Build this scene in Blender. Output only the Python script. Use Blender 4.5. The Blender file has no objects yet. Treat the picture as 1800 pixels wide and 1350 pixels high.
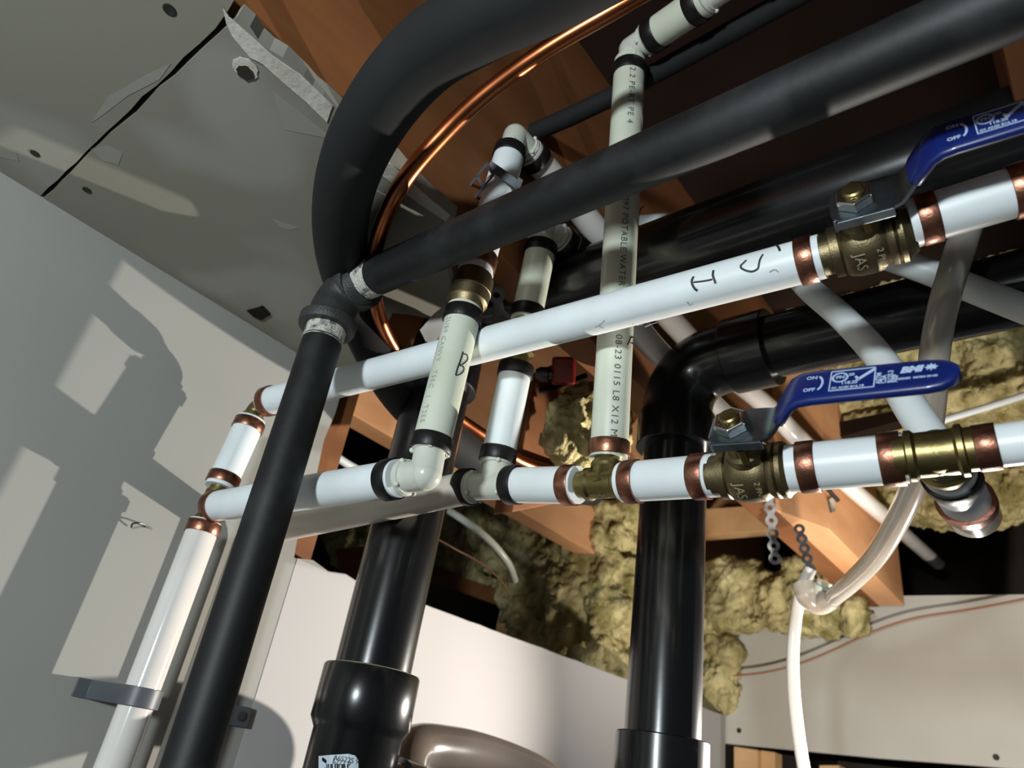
import bpy, bmesh, math, random
from mathutils import Vector, Matrix, noise
random.seed(4)
C = bpy.context.scene.collection
PI = math.pi
H = 1.60                      # height of the camera above the floor
F = 1250.0                    # focal length in pixels of an 1800 px wide frame

# ------------------------------------------------------------------ camera
zc = Vector((390, 2225, -1250)).normalized()            # world up seen by the camera
yc = Vector((1209, -914, -1250)); yc = (yc - zc * yc.dot(zc)).normalized()
xc = yc.cross(zc)
R = Matrix((xc, yc, zc))                                 # camera -> world
cam_d = bpy.data.cameras.new('camera')
cam = bpy.data.objects.new('camera', cam_d); C.objects.link(cam)
cam.matrix_world = Matrix.Translation((0, 0, H)) @ R.to_4x4()
cam_d.sensor_width = 36; cam_d.lens = 25.0; cam_d.clip_start = 0.01
cam_d.dof.use_dof = True; cam_d.dof.focus_distance = 0.52; cam_d.dof.aperture_fstop = 9.0
S = bpy.context.scene
S.camera = cam

# ------------------------------------------------------------------ light
S.view_settings.view_transform = 'Standard'; S.view_settings.look = 'None'
S.view_settings.exposure = 0.0; S.view_settings.gamma = 1.0
S.view_settings.use_curve_mapping = False
W = bpy.data.worlds.new('world'); S.world = W; W.use_nodes = True
W.node_tree.nodes['Background'].inputs[0].default_value = (0.85, 0.95, 1.0, 1)
W.node_tree.nodes['Background'].inputs[1].default_value = 0.10

def lamp(name, loc, energy, col, rad):
    d = bpy.data.lights.new(name, 'POINT'); d.energy = energy; d.color = col; d.shadow_soft_size = rad
    o = bpy.data.objects.new(name, d); C.objects.link(o); o.location = loc
    return o
_l = R @ Vector((-0.40, 0.42, 0.42)); _l.z += H
lamp('phone_light', _l, 47.0, (0.88, 0.97, 1.0), 0.045)
def spot(name, loc, to, energy, col, ang, blend, rad):
    d = bpy.data.lights.new(name, 'SPOT'); d.energy = energy; d.color = col; d.shadow_soft_size = rad
    d.spot_size = math.radians(ang); d.spot_blend = blend
    o = bpy.data.objects.new(name, d); C.objects.link(o); o.location = loc
    o.rotation_euler = (Vector(to) - Vector(loc)).to_track_quat('-Z', 'Y').to_euler()
spot('hand_lamp', (-0.10, 1.26, H + 0.06), (-.54, .36, H + .0), 76, (1.0, 0.93, 0.84), 80, .75, 0.006)
spot('joist_fill_spot', (-0.10, 1.26, H + 0.06), (-.50, 1.06, H + .48), 13, (1.0, 0.93, 0.84), 104, 1.0, 0.012)  # added fill spot that brightens the far joists and mineral wool
spot('work_light', (0.25, 0.25, H - 0.70), (-.30, 1.58, H + .40), 98, (1.0, 0.92, 0.82), 56, .8, 0.04)

# ------------------------------------------------------------------ geometry helpers
def P(px, py, s):                 # a place seen at a pixel, s metres in front of the camera
    v = R @ (Vector(((px - 900) / F, -(py - 675) / F, -1)) * s); v.z += H
    return v
def on(px, py, ax, val):          # where a line of sight meets the plane world[ax] = val
    v = P(px, py, 1); v.z -= H
    if ax == 2: val -= H
    v = v * (val / v[ax]); v.z += H
    return v
RT = R.transposed()
def proj(w):
    c = RT @ (Vector(w) - Vector((0, 0, H)))
    return 900 + F * c.x / -c.z, 675 - F * c.y / -c.z
class Line:
    def __init__(s, a, b): s.a, s.b = Vector(a), Vector(b); s.d = (s.b - s.a).normalized()
    def at(s, px=None, py=None):
        o = Vector((0, 0, H)); a = RT @ (s.a - o); d = RT @ (s.b - s.a)
        if px is not None: k = (px - 900) / F; t = -(a.x + k * a.z) / (d.x + k * d.z)
        else: k = -(py - 675) / F; t = -(a.y + k * a.z) / (d.y + k * d.z)
        return s.a + (s.b - s.a) * t
def frame(d):
    d = Vector(d).normalized()
    u = Vector((0, 0, 1)) if abs(d.z) < 0.9 else Vector((0, 1, 0))
    u = (u - d * u.dot(d)).normalized()
    return d, u, d.cross(u)
def spline(pts, n=8):
    pts = [Vector(p) for p in pts]; out = []
    for i in range(len(pts) - 1):
        p1, p2 = pts[i], pts[i + 1]
        p0 = pts[i - 1] if i else p1 * 2 - p2
        p3 = pts[i + 2] if i + 2 < len(pts) else p2 * 2 - p1
        for k in range(n):
            t = k / n
            out.append(0.5 * (2 * p1 + (p2 - p0) * t + (2 * p0 - 5 * p1 + 4 * p2 - p3) * t * t + (3 * p1 - p0 - 3 * p2 + p3) * t ** 3))
    return out + [pts[-1]]
def bend(a, c, b, r, n=10):       # path a -> rounded corner c -> b
    a, c, b = Vector(a), Vector(c), Vector(b)
    p = c + (a - c).normalized() * r; q = c + (b - c).normalized() * r
    return [a] + [p * (1 - t) ** 2 + c * 2 * t * (1 - t) + q * t * t for t in [i / n for i in range(n + 1)]] + [b]

class MB:
    def __init__(s): s.v = []; s.f = []
    def ring_strip(s, rings, cap=True, closed=False):
        n = len(rings[0]); b = len(s.v)
        for r in rings: s.v += [Vector(p) for p in r]
        m = len(rings)
        for i in range(m - 1 if not closed else m):
            for k in range(n):
                i0 = b + i * n; i1 = b + ((i + 1) % m) * n
                s.f.append((i0 + k, i0 + (k + 1) % n, i1 + (k + 1) % n, i1 + k))
        if cap and not closed:
            s.f.append(tuple(b + k for k in reversed(range(n))))
            s.f.append(tuple(b + (m - 1) * n + k for k in range(n)))
        return s
    def lathe(s, p, axis, prof, seg=40, closed=False, cap=True, wob=None):
        d, u, w = frame(axis); p = Vector(p)
        rings = []
        for t, r in prof:
            rr = [r if wob is None else r * (1 + wob(t, 2 * PI * k / seg)) for k in range(seg)]
            rings.append([p + d * t + (u * math.cos(2 * PI * k / seg) + w * math.sin(2 * PI * k / seg)) * rr[k] for k in range(seg)])
        return s.ring_strip(rings, cap, closed)
    def tube(s, pts, r, seg=32, cap=True):
        pts = [Vector(p) for p in pts]; n = len(pts)
        rad = r if isinstance(r, (list, tuple)) else [r] * n
        t0 = (pts[1] - pts[0]).normalized(); _, u, _w = frame(t0); rings = []
        for i, p in enumerate(pts):
            t = (pts[min(i + 1, n - 1)] - pts[max(i - 1, 0)]).normalized()
            u = (u - t * u.dot(t)).normalized(); w = t.cross(u)
            rings.append([p + (u * math.cos(2 * PI * k / seg) + w * math.sin(2 * PI * k / seg)) * rad[i] for k in range(seg)])
        return s.ring_strip(rings, cap)
    def box(s, c, X, Y, Z):           # centre and three half-axis vectors
        c, X, Y, Z = Vector(c), Vector(X), Vector(Y), Vector(Z); b = len(s.v)
        if X.cross(Y).dot(Z) < 0: X = -X
        for z in (-1, 1):
            for x, y in ((-1, -1), (1, -1), (1, 1), (-1, 1)): s.v.append(c + X * x + Y * y + Z * z)
        for q in ((3, 2, 1, 0), (4, 5, 6, 7), (0, 1, 5, 4), (1, 2, 6, 5), (2, 3, 7, 6), (3, 0, 4, 7)):
            s.f.append(tuple(b + k for k in q))
        return s
    def aabb(s, lo, hi):
        lo, hi = Vector(lo), Vector(hi); c = (lo + hi) / 2; h = (hi - lo) / 2
        return s.box(c, (h.x, 0, 0), (0, h.y, 0), (0, 0, h.z))
    def prism(s, pts, ext):            # polygon extruded along ext
        pts = [Vector(p) for p in pts]; ext = Vector(ext); b = len(s.v); n = len(pts)
        nn = Vector((0, 0, 0))
        for i in range(n): nn += (pts[i] - pts[0]).cross(pts[(i + 1) % n] - pts[0])
        if nn.dot(ext) > 0: pts.reverse()
        s.v += pts + [p + ext for p in pts]
        s.f.append(tuple(b + k for k in range(n)))
        s.f.append(tuple(b + n + k for k in reversed(range(n))))
        for k in range(n): s.f.append((b + k, b + n + k, b + n + (k + 1) % n, b + (k + 1) % n))
        return s
    def sphere(s, c, r, seg=14):
        prof = [(-r * math.cos(PI * i / 8), max(1e-5, r * math.sin(PI * i / 8))) for i in range(9)]
        return s.lathe(c, (0, 0, 1), prof, seg, cap=False)
    def build(s, name, m, parent=None, smooth=35, bevel=0, label=None, origin=None):
        me = bpy.data.meshes.new(name)
        if parent is not None: off = world_loc(parent)
        elif origin is not None: off = Vector(origin)
        else:
            off = Vector((0, 0, 0))
            for v in s.v: off += v
            off /= len(s.v)
        me.from_pydata([tuple(v - off) for v in s.v], [], s.f); me.validate()
        me.materials.append(m)
        if smooth:
            for p in me.polygons: p.use_smooth = True
            me.set_sharp_from_angle(angle=math.radians(smooth))
        me.update()
        o = bpy.data.objects.new(name, me); C.objects.link(o)
        if parent is not None: o.parent = parent
        else: o.location = off
        LOC[o.name] = off.copy()
        if bevel:
            b = o.modifiers.new('bevel', 'BEVEL'); b.width = bevel; b.segments = 2; b.limit_method = 'ANGLE'
        if label: o['label'] = label
        return o
LOC = {}
def world_loc(o): return LOC[o.name]
def thing(name, label, cat, loc, group=None):
    o = bpy.data.objects.new(name, None); C.objects.link(o); o.location = loc; o.empty_display_size = 0.01
    LOC[o.name] = Vector(loc)
    return tag(o, label, cat, group)
def tag(o, label, cat, group=None):
    o['label'] = label; o['category'] = cat
    if group: o['group'] = group
    return o
def struct(o): o['kind'] = 'structure'; return o

# ------------------------------------------------------------------ materials
def mat(name, col, rough=0.5, metal=0.0, var=None, vscale=20, bump=0.0, bscale=60, spec=0.5, trans=0.0, coat=0.0, stretch=None, vdet=4, lo=0.35, hi=0.65, sss=0.0):
    m = bpy.data.materials.new(name); m.use_nodes = True; nt = m.node_tree; b = nt.nodes['Principled BSDF']
    def lin(c): return tuple(((x / 12.92) if x <= .04045 else ((x + .055) / 1.055) ** 2.4) for x in c) + (1,)
    b.inputs['Base Color'].default_value = lin(col)
    b.inputs['Roughness'].default_value = rough; b.inputs['Metallic'].default_value = metal
    b.inputs['Specular IOR Level'].default_value = spec
    b.inputs['Transmission Weight'].default_value = trans; b.inputs['Coat Weight'].default_value = coat
    if sss:
        b.inputs['Subsurface Weight'].default_value = sss; b.inputs['Subsurface Scale'].default_value = 0.004
        b.inputs['Subsurface Radius'].default_value = (1, 1, 1)
    tc = nt.nodes.new('ShaderNodeTexCoord'); mp = nt.nodes.new('ShaderNodeMapping')
    nt.links.new(tc.outputs['Object'], mp.inputs[0])
    if stretch: mp.inputs['Scale'].default_value = stretch
    if var:
        n = nt.nodes.new('ShaderNodeTexNoise'); n.inputs['Scale'].default_value = vscale; n.inputs['Detail'].default_value = vdet
        cr = nt.nodes.new('ShaderNodeValToRGB'); cr.color_ramp.elements[0].position = lo; cr.color_ramp.elements[1].position = hi
        cr.color_ramp.elements[0].color = lin(col); cr.color_ramp.elements[1].color = lin(var)
        nt.links.new(mp.outputs[0], n.inputs['Vector']); nt.links.new(n.outputs['Fac'], cr.inputs[0]); nt.links.new(cr.outputs[0], b.inputs['Base Color'])
    if bump:
        n2 = nt.nodes.new('ShaderNodeTexNoise'); n2.inputs['Scale'].default_value = bscale; n2.inputs['Detail'].default_value = 5
        bp = nt.nodes.new('ShaderNodeBump'); bp.inputs['Strength'].default_value = bump; bp.inputs['Distance'].default_value = 0.002
        nt.links.new(mp.outputs[0], n2.inputs['Vector']); nt.links.new(n2.outputs['Fac'], bp.inputs['Height']); nt.links.new(bp.outputs[0], b.inputs['Normal'])
    return m
M = {}
M['pex'] = mat('white_pex', (.88, .91, .92), .38, var=(.85, .875, .88), vscale=25, sss=.15)
M['pexb'] = mat('cream_pex', (.80, .82, .76), .32, var=(.76, .78, .71), vscale=22, sss=.15)
M['pexg'] = mat('glossy_pex', (.88, .86, .84), .10, var=(.84, .82, .80), vscale=14, coat=.4)
M['pexgrey'] = mat('dull_pex', (.80, .77, .73), .34, var=(.76, .73, .68), vscale=15)
M['iron'] = mat('black_iron', (.07, .075, .08), .55, var=(.18, .185, .19), vscale=26, bump=.08, bscale=140, lo=.5, hi=.85, spec=.35)
M['cast'] = mat('cast_iron', (.13, .135, .135), .5, var=(.18, .18, .18), vscale=60, bump=.35, bscale=700, spec=.6)
M['paste'] = mat('thread_paste', (.74, .74, .70), .8, var=(.30, .30, .29), vscale=130, bump=.8, bscale=500, lo=.50, hi=.66)
M['abs'] = mat('black_abs', (.05, .052, .055), .24, var=(.07, .07, .075), vscale=16, bump=.10, bscale=14, spec=.42, coat=.12)
M['rub'] = mat('foam_rubber', (.075, .08, .085), .8, var=(.11, .115, .12), vscale=9, bump=.2, bscale=50, spec=.3)
M['brass'] = mat('brass', (.60, .54, .36), .38, 1.0, var=(.48, .43, .28), vscale=30, bump=.06, bscale=300)
M['brassc'] = mat('cast_brass', (.50, .45, .34), .46, 1.0, var=(.42, .38, .28), vscale=40, bump=.12, bscale=900)
M['letter'] = mat('pale_letters', (.80, .76, .62), .3, .6)  # paler than the brass, in place of shading on the raised letters
M['cu'] = mat('copper', (.62, .43, .35), .36, 1.0, var=(.47, .31, .25), vscale=60, bump=.12, bscale=400)
M['cut'] = mat('copper_tube', (.74, .44, .28), .30, 1.0, var=(.60, .34, .21), vscale=30)
M['ring'] = mat('black_ring', (.10, .10, .105), .42, .55, var=(.15, .145, .14), vscale=90, bump=.1, bscale=300)
M['poly'] = mat('white_plastic', (.80, .81, .77), .22, var=(.77, .78, .73), vscale=30, bump=.12, bscale=160, coat=.3, sss=.1)
M['clear'] = mat('clear_hose', (.86, .84, .80), .16, trans=.55, var=(.80, .77, .72), vscale=18, coat=.5)
M['grey'] = mat('grey_bend', (.43, .39, .365), .25, var=(.37, .34, .315), vscale=9, coat=.3)
M['steel'] = mat('zinc_steel', (.55, .60, .64), .32, 1.0, var=(.42, .47, .50), vscale=50, bump=.1, bscale=200)
M['chrome'] = mat('zinc_nut', (.78, .78, .76), .2, 1.0)
M['blue'] = mat('blue_vinyl', (.04, .13, .40), .36, var=(.035, .11, .36), vscale=12, coat=.2)
M['ink'] = mat('marker_ink', (.10, .11, .12), .55)
M['inkp'] = mat('printed_ink', (.30, .31, .32), .6)
M['smudge'] = mat('smudge', (.62, .65, .66), .6)
M['wht'] = mat('white_print', (.66, .74, .86), .6)
M['wall'] = mat('drywall', (.59, .585, .565), .85, var=(.56, .56, .54), vscale=3.2, bump=.05, bscale=90, spec=.25)
M['walls'] = mat('drywall_paper', (.69, .68, .675), .8, var=(.67, .66, .655), vscale=2, bump=.03, bscale=60, spec=.25)
M['ceil'] = mat('ceiling_drywall', (.52, .51, .465), .88, var=(.57, .565, .53), vscale=5.5, bump=.05, bscale=60, spec=.2, lo=.55, hi=.63, vdet=2)
M['gyp'] = mat('bare_gypsum', (.80, .79, .74), .9, var=(.72, .70, .65), vscale=40, bump=.3, bscale=200)
M['paper'] = mat('torn_paper', (.70, .66, .63), .9, var=(.60, .56, .53), vscale=20)
M['board'] = mat('far_panel', (.74, .73, .70), .8, var=(.68, .665, .63), vscale=2.6, spec=.25)
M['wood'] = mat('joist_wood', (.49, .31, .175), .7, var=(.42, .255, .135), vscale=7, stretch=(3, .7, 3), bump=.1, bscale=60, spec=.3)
M['woodlit'] = mat('lit_joist_wood', (.80, .60, .43), .7, var=(.74, .53, .36), vscale=7, stretch=(3, .7, 3), bump=.1, bscale=60, spec=.3)  # joist wood made paler, with the lamplight on it put into the colour
M['pine'] = mat('pine', (.82, .68, .50), .65, var=(.74, .58, .40), vscale=9, stretch=(1, 1, 1), bump=.1, bscale=60, spec=.3)
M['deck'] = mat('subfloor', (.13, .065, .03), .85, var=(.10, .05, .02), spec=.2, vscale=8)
M['wool'] = mat('mineral_wool', (.79, .74, .55), .95, var=(.50, .46, .28), vscale=34, vdet=8, bump=2.5, bscale=170, stretch=(1, 1, .45), spec=.1)
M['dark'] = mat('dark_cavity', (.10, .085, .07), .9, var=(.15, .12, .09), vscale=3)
M['red'] = mat('red_plastic', (.50, .05, .04), .4)
M['gclip'] = mat('dark_grey_plastic', (.30, .32, .34), .45, bump=.1)
M['bclip'] = mat('black_plastic', (.09, .095, .10), .4)
M['strap'] = mat('galvanized_strap', (.40, .41, .42), .45, .8, var=(.28, .27, .26), vscale=80)
M['orange'] = mat('orange_string', (.60, .42, .32), .8, bump=.6, bscale=900)
M['screw'] = mat('dark_screw', (.16, .16, .14), .5, .4)
M['glue'] = mat('pale_cement', (.46, .49, .38), .7)
M['sticker'] = mat('sticker', (.70, .76, .80), .5)
M['conc'] = mat('concrete', (.45, .45, .44), .85, var=(.38, .38, .37), vscale=4)

# ------------------------------------------------------------------ the room
Zt = H + 0.4035
wx = -0.70
def up(v, z): v = Vector(v); v.z = z; return v
# left wall: full height near, then a lower part with a cut top edge
yend = on(510, 975, 0, wx).y; ztop = on(510, 975, 0, wx).z
edge = [(yend, Zt + .03), (yend + .002, H + .36), (yend - .002, H + .32), (yend + .003, H + .27), (yend, H + .23), (yend + .004, ztop + .01)]
top = []
random.seed(8)
ytop_end = 1.57
n = 46
for i in range(n + 1):
    t = i / n; yy = yend + .006 + (ytop_end - yend - .006) * t
    j = random.uniform(-.0035, .0035) if yy < 0.56 else random.uniform(-.0006, .0006)
    top.append((yy, ztop + .012 * t + j))
poly = [Vector((wx, -1.2, 0)), Vector((wx, -1.2, Zt + .03))] + [Vector((wx, a, b)) for a, b in edge + top] + [Vector((wx, ytop_end, 0))]
wl = struct(MB().prism(poly, (-.0127, 0, 0)).build('wall_left', M['wall'], smooth=0))
MB().prism([Vector((wx + .0006, yend + .01, H - .6)), Vector((wx + .0006, yend + .01, ztop - .001))] + [Vector((wx + .0006, a, b - .0012)) for a, b in top[2:-1]] + [Vector((wx + .0006, ytop_end - .01, H - .6))], (-.0005, 0, 0)).build('wall_paper_face', M['walls'], wl, smooth=0)
# ceiling: two boards with an open joint between them
def ceil_board(pts, name):
    return struct(MB().prism([Vector((x, y, Zt)) for x, y in pts], (0, 0, .0127)).build(name, M['ceil'], smooth=0))
jy = on(70, 345, 2, Zt).y; cx = on(590, 190, 2, Zt).x
random.seed(2)
ragged = [(cx + random.uniform(-.002, .002), jy + .004 + (0.283 - jy) * i / 24) for i in range(25)]
joint2 = [(wx + (cx - wx) * i / 16, jy + .003 + random.uniform(-.0012, .0012)) for i in range(1, 16)]
joint1 = [(wx + (cx - wx) * i / 16, jy + random.uniform(-.001, .0008)) for i in range(15, 0, -1)]
cA = ceil_board([(wx, -1.2), (cx, -1.2)] + [(cx + random.uniform(-.002, .002), -1.2 + (jy + 1.2) * i / 40) for i in range(1, 40)] + [(cx, jy - .002)] + joint1 + [(wx, jy)], 'ceiling')
cutp = [on(x, y, 2, Zt) for x, y in ((792, 388), (786, 440), (788, 480), (800, 530), (770, 556), (752, 560), (720, 553), (690, 550), (676, 580), (668, 612), (640, 640), (622, 648), (606, 655))]
cB = ceil_board(joint2 + ragged + [(v.x, v.y) for v in cutp] + [(wx, cutp[-1].y + .012), (wx, jy + .003)], 'ceiling')
# exposed gypsum strips where the paper is torn along the edge
st = MB(); st2 = MB()
def strip_world(pix, z): return [on(x, y, 2, z) for x, y in pix]
st.prism(strip_world([(392, 12), (404, 30), (455, 75), (480, 98), (530, 132), (585, 185), (575, 214), (540, 180), (500, 146), (462, 112), (440, 100), (408, 62), (398, 40)], Zt - .0002), (0, 0, -.0006))
st.prism(strip_world([(588, 200), (640, 246), (700, 300), (760, 352), (791, 377), (784, 389), (735, 356), (690, 322), (640, 284), (585, 226)], Zt - .0002), (0, 0, -.0006))
st.build('torn_edge', M['gyp'], cB, smooth=0)
# patches of paler skim
sk = MB()
for pg in ([(480, 160), (575, 235), (570, 242), (500, 228), (492, 200)], [(478, 384), (500, 392), (524, 400), (512, 404), (494, 400)], [(160, 262), (190, 256), (216, 268), (208, 290), (180, 282)], [(190, 170), (260, 130), (300, 112), (280, 140), (225, 168), (170, 210), (160, 215)], [(0, 250), (28, 268), (34, 284), (0, 276)]):
    sk.prism(strip_world(pg, Zt - .0001), (0, 0, -.0001))
sk.build('skim_patch', mat('skim', (.56, .55, .515), .9), cB, smooth=0)
# drywall screws and the chewed hole
for k, (x, y, r) in enumerate(((298, 17, .0044), (62, 270, .0040), (153, 334, .0040))):
    p = on(x, y, 2, Zt)
    o = MB().lathe(p, (0, 0, -1), [(-.0006, r), (.0004, r), (.0007, r * .8), (.0002, r * .45), (.0002, .0002)], 24).build('drywall_screw', M['screw'])
    tag(o, ('dark screw head in the ceiling board near the top left of the joint', 'dark screw head in the ceiling board left of the open joint, by the wall', 'dark screw head in the ceiling just right of the joint, by the wall')[k], 'screw', 'screws in the ceiling board')
def chewed(cx_, cy_, r, nm, parent, seed):
    random.seed(seed); p = on(cx_, cy_, 2, Zt - .0004)
    pl = [p + Vector((math.cos(a), math.sin(a), 0)) * r * random.uniform(.85, 1.12) for a in [2 * PI * i / 18 for i in range(18)]]
    MB().prism(pl, (0, 0, -.0005)).build(nm, M['dark'], parent, smooth=0)
    pl = [p + Vector((math.cos(a), math.sin(a), -.0)) * r * random.uniform(1.25, 1.55) + Vector((.003, -.002, .0002)) for a in [2 * PI * i / 18 for i in range(18)]]
    MB().prism(pl, (0, 0, -.0004)).build('crumbled_rim', M['gyp'], parent, smooth=0)
chewed(432, 128, .0062, 'screw_hole', cB, 3)
pp = [on(x, y, 2, Zt - .0004) for x, y in ((434, 545), (450, 541), (462, 537), (470, 545), (476, 552), (460, 562), (446, 556))]
MB().prism(pp, (0, 0, -.0012)).build('broken_hole', M['deck'], cB, smooth=0)

struct(MB().aabb((-1.9, -1.4, -.05), (4.2, 2.4, 0)).build('floor', M['conc'], smooth=0))
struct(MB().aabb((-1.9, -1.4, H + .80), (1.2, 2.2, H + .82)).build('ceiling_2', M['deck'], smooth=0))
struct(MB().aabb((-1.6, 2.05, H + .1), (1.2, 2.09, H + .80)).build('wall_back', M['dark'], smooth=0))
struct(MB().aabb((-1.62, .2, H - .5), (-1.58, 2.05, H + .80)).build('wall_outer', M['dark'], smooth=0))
# ------------------------------------------------------------------ joists and lumber
zb = H + .417; zt = H + .80
def joist(x0, x1, y0, y1, z0, label, m='wood', nm='floor_joist', grp='floor joists'):
    o = MB().aabb((x0, y0, z0), (x1, y1, zt)).build(nm, M[m], bevel=.0015, smooth=0)
    return tag(o, label, 'joist', grp)
joist(-.417, -.377, -1.3, 1.57, zb, 'brown wooden joist along the edge of the grey ceiling board')
joist(-.83, -.79, .20, 2.04, zb, 'orange-lit joist beyond the torn edge of the left wall', m='woodlit')
joist(.012, .05, -1.3, 2.04, zb, 'shadowed joist at the top right above the black drain pipes')
# doubled end of the joist that sits on the far panel, with a notch in its side
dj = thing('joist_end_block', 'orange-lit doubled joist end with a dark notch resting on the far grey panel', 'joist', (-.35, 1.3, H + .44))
MB().prism([Vector((-.377, 1.02, zb)), Vector((-.377, 1.565, zb)), Vector((-.330, 1.565, zb)), Vector((-.330, 1.12, zb))], (0, 0, .30)).build('beam_body', M['woodlit'], dj, bevel=.0015, smooth=0)
nb = [on(x, y, 1, 1.566) for x, y in ((1536, 930), (1574, 960), (1582, 1020), (1542, 1022))]
MB().prism(nb, (0, -.004, 0)).build('notch', M['deck'], dj, smooth=0)
# blocking and studs in the cavity
def stick(pix, ax, val, ext, label, m='pine', nm='wood_blocking', cat='lumber', grp=None):
    o = MB().prism([on(x, y, ax, val) for x, y in pix], ext).build(nm, M[m], bevel=.001, smooth=0)
    return tag(o, label, cat, grp)
stick([(1160, 900), (1335, 888), (1372, 930), (1160, 948)], 1, 1.50, (0, .035, 0), 'pale pine cross block between the right black stack and the orange joist')
stick([(1050, 935), (1090, 938), (1078, 1190), (1036, 1190)], 1, 1.26, (0, .04, 0), 'pale upright pine stud just left of the right black stack')
stick([(884, 1050), (925, 1045), (908, 1125), (868, 1120)], 1, 1.20, (0, .04, 0), 'short pale stud showing under the hanging mineral wool')
stick([(1082, 905), (1140, 900), (1140, 1000), (1082, 1000)], 1, 1.38, (0, .04, 0), 'reddish block of wood behind the pale upright stud', 'wood')
stick([(740, 990), (905, 1045), (905, 1075), (740, 1015)], 1, 1.20, (0, .05, 0), 'reddish wooden rail in the gap above the white wall', 'wood')
tag(MB().aabb((-.752, yend + .004, 0), (-.7129, yend + .036, zt)).build('wall_stud', M['wood'], smooth=0), 'brown stud standing at the torn vertical edge of the left wall', 'lumber')
stick([(590, 965), (640, 960), (640, 1040), (600, 1030)], 1, 0.95, (0, .04, 0), 'brown stud seen left of the middle black stack', 'wood')
stick([(1290, 1312), (1332, 1318), (1332, 1420), (1290, 1420)], 1, 1.60, (0, .04, 0), 'pale pine stud at the bottom left of the far grey panel')
stick([(1334, 1318), (1362, 1322), (1362, 1420), (1334, 1420)], 1, 1.62, (0, .04, 0), 'second pale stud under the far grey panel, beside the first')
stick([(1440, 1345), (1475, 1345), (1475, 1420), (1440, 1420)], 1, 1.70, (0, .04, 0), 'dim stud in the dark opening below the far grey panel')
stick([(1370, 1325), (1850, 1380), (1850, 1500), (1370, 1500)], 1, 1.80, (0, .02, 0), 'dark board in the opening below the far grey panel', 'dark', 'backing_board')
stick([(940, 660), (1160, 560), (1160, 690), (1000, 880), (900, 900)], 0, -.55, (-.03, 0, 0), 'orange-brown bridging board seen behind the printed white riser', 'wood')

# far grey panel
fp = [on(x, y, 1, 1.58) for x, y in ((1275, 1060), (1500, 1048), (1900, 1044), (1900, 1366), (1800, 1352), (1540, 1332), (1290, 1308), (1272, 1306))]
panel = struct(MB().prism(fp, (0, .0127, 0)).build('trim_1', M['board'], smooth=0))
for k, (x, y) in enumerate(((1299, 1284), (1751, 1331), (1276, 1208))):
    o = MB().lathe(on(x, y, 1, 1.58), (0, -1, 0), [(-.0006, .0052), (.0004, .0052), (.0007, .004), (.0001, .0018), (.0001, .0002)], 20).build('drywall_screw', M['screw'])
    tag(o, ('dark screw head at the lower left of the far grey panel', 'dark screw head at the lower right of the far grey panel', 'dark screw head at the left edge of the far grey panel')[k], 'screw', 'screws in the far panel')

# ------------------------------------------------------------------ mineral wool
tex = bpy.data.textures.new('wool_lumps', 'CLOUDS'); tex.noise_scale = .035; tex.noise_depth = 3
tex2 = bpy.data.textures.new('wool_fold', 'MUSGRAVE'); tex2.noise_scale = .07
tex3 = bpy.data.textures.new('wool_tufts', 'CLOUDS'); tex3.noise_scale = .009; tex3.noise_depth = 4; tex3.cloud_type = 'GRAYSCALE'; tex3.contrast = 2.0
def wool(pix, ax, val, ext, label, vox=.0042, k=.03, k2=.02):
    o = MB().prism([on(x, y, ax, val) for x, y in pix], ext).build('mineral_wool', M['wool'], smooth=0)
    r = o.modifiers.new('remesh', 'REMESH'); r.mode = 'VOXEL'; r.voxel_size = vox; r.use_smooth_shade = True
    for t, kk in ((tex2, k2), (tex, k), (tex3, .011)):
        d = o.modifiers.new('lumps', 'DISPLACE'); d.texture = t; d.strength = kk; d.mid_level = .5; d.texture_coords = 'GLOBAL'
    return tag(o, label, 'insulation')
wool([(800, 870), (1000, 850), (1120, 850), (1090, 930), (1062, 960), (1050, 1180), (1020, 1240), (900, 1170), (915, 1060), (880, 1010), (850, 960)], 1, 1.16, (0, .10, 0), 'tall yellow-green clump of mineral wool hanging left of the right black stack', k=.05, k2=.03)
wool([(772, 880), (880, 900), (900, 1040), (850, 1030), (800, 1010), (770, 985)], 1, 1.24, (0, .06, 0), 'flat sheet of mineral wool behind the thin white tube, by the middle stack')
wool([(1200, 990), (1290, 985), (1330, 1010), (1420, 985), (1450, 1000), (1500, 1060), (1505, 1098), (1400, 1100), (1290, 1092), (1200, 1100)], 1, 1.50, (0, .06, 0), 'mineral wool lying over the top left corner of the far panel', k=.03)
wool([(1200, 1100), (1275, 1100), (1284, 1150), (1270, 1200), (1276, 1255), (1200, 1225)], 1, 1.55, (0, .05, 0), 'mineral wool tucked behind the right stack, left of the far panel')
wool([(962, 715), (1000, 700), (1050, 700), (1040, 800), (1000, 815), (965, 780)], 0, -.50, (.05, 0, 0), 'small tuft of mineral wool between the two white risers', vox=.004, k=.035, k2=.01)
wool([(1180, 690), (1420, 640), (1900, 560), (1900, 690), (1600, 705), (1400, 738), (1230, 770)], 1, 1.24, (0, .10, 0), 'upper mineral wool batt behind the lower blue handle', k=.025, k2=.012)
wool([(1360, 790), (1640, 740), (1900, 690), (1900, 860), (1640, 900), (1400, 850)], 1, 1.44, (0, .10, 0), 'lower mineral wool batt behind the right end of the valve line', k=.02, k2=.01)
wool([(1230, 560), (1300, 540), (1560, 470), (1900, 380), (1900, 470), (1400, 560), (1230, 610)], 1, 1.05, (0, .06, 0), 'strip of mineral wool seen between the two black horizontal drains', k=.02, k2=.01)
wool([(560, 935), (650, 925), (650, 1000), (600, 985)], 1, 1.05, (0, .06, 0), 'scrap of mineral wool left of the middle black stack', k=.02)
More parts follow.
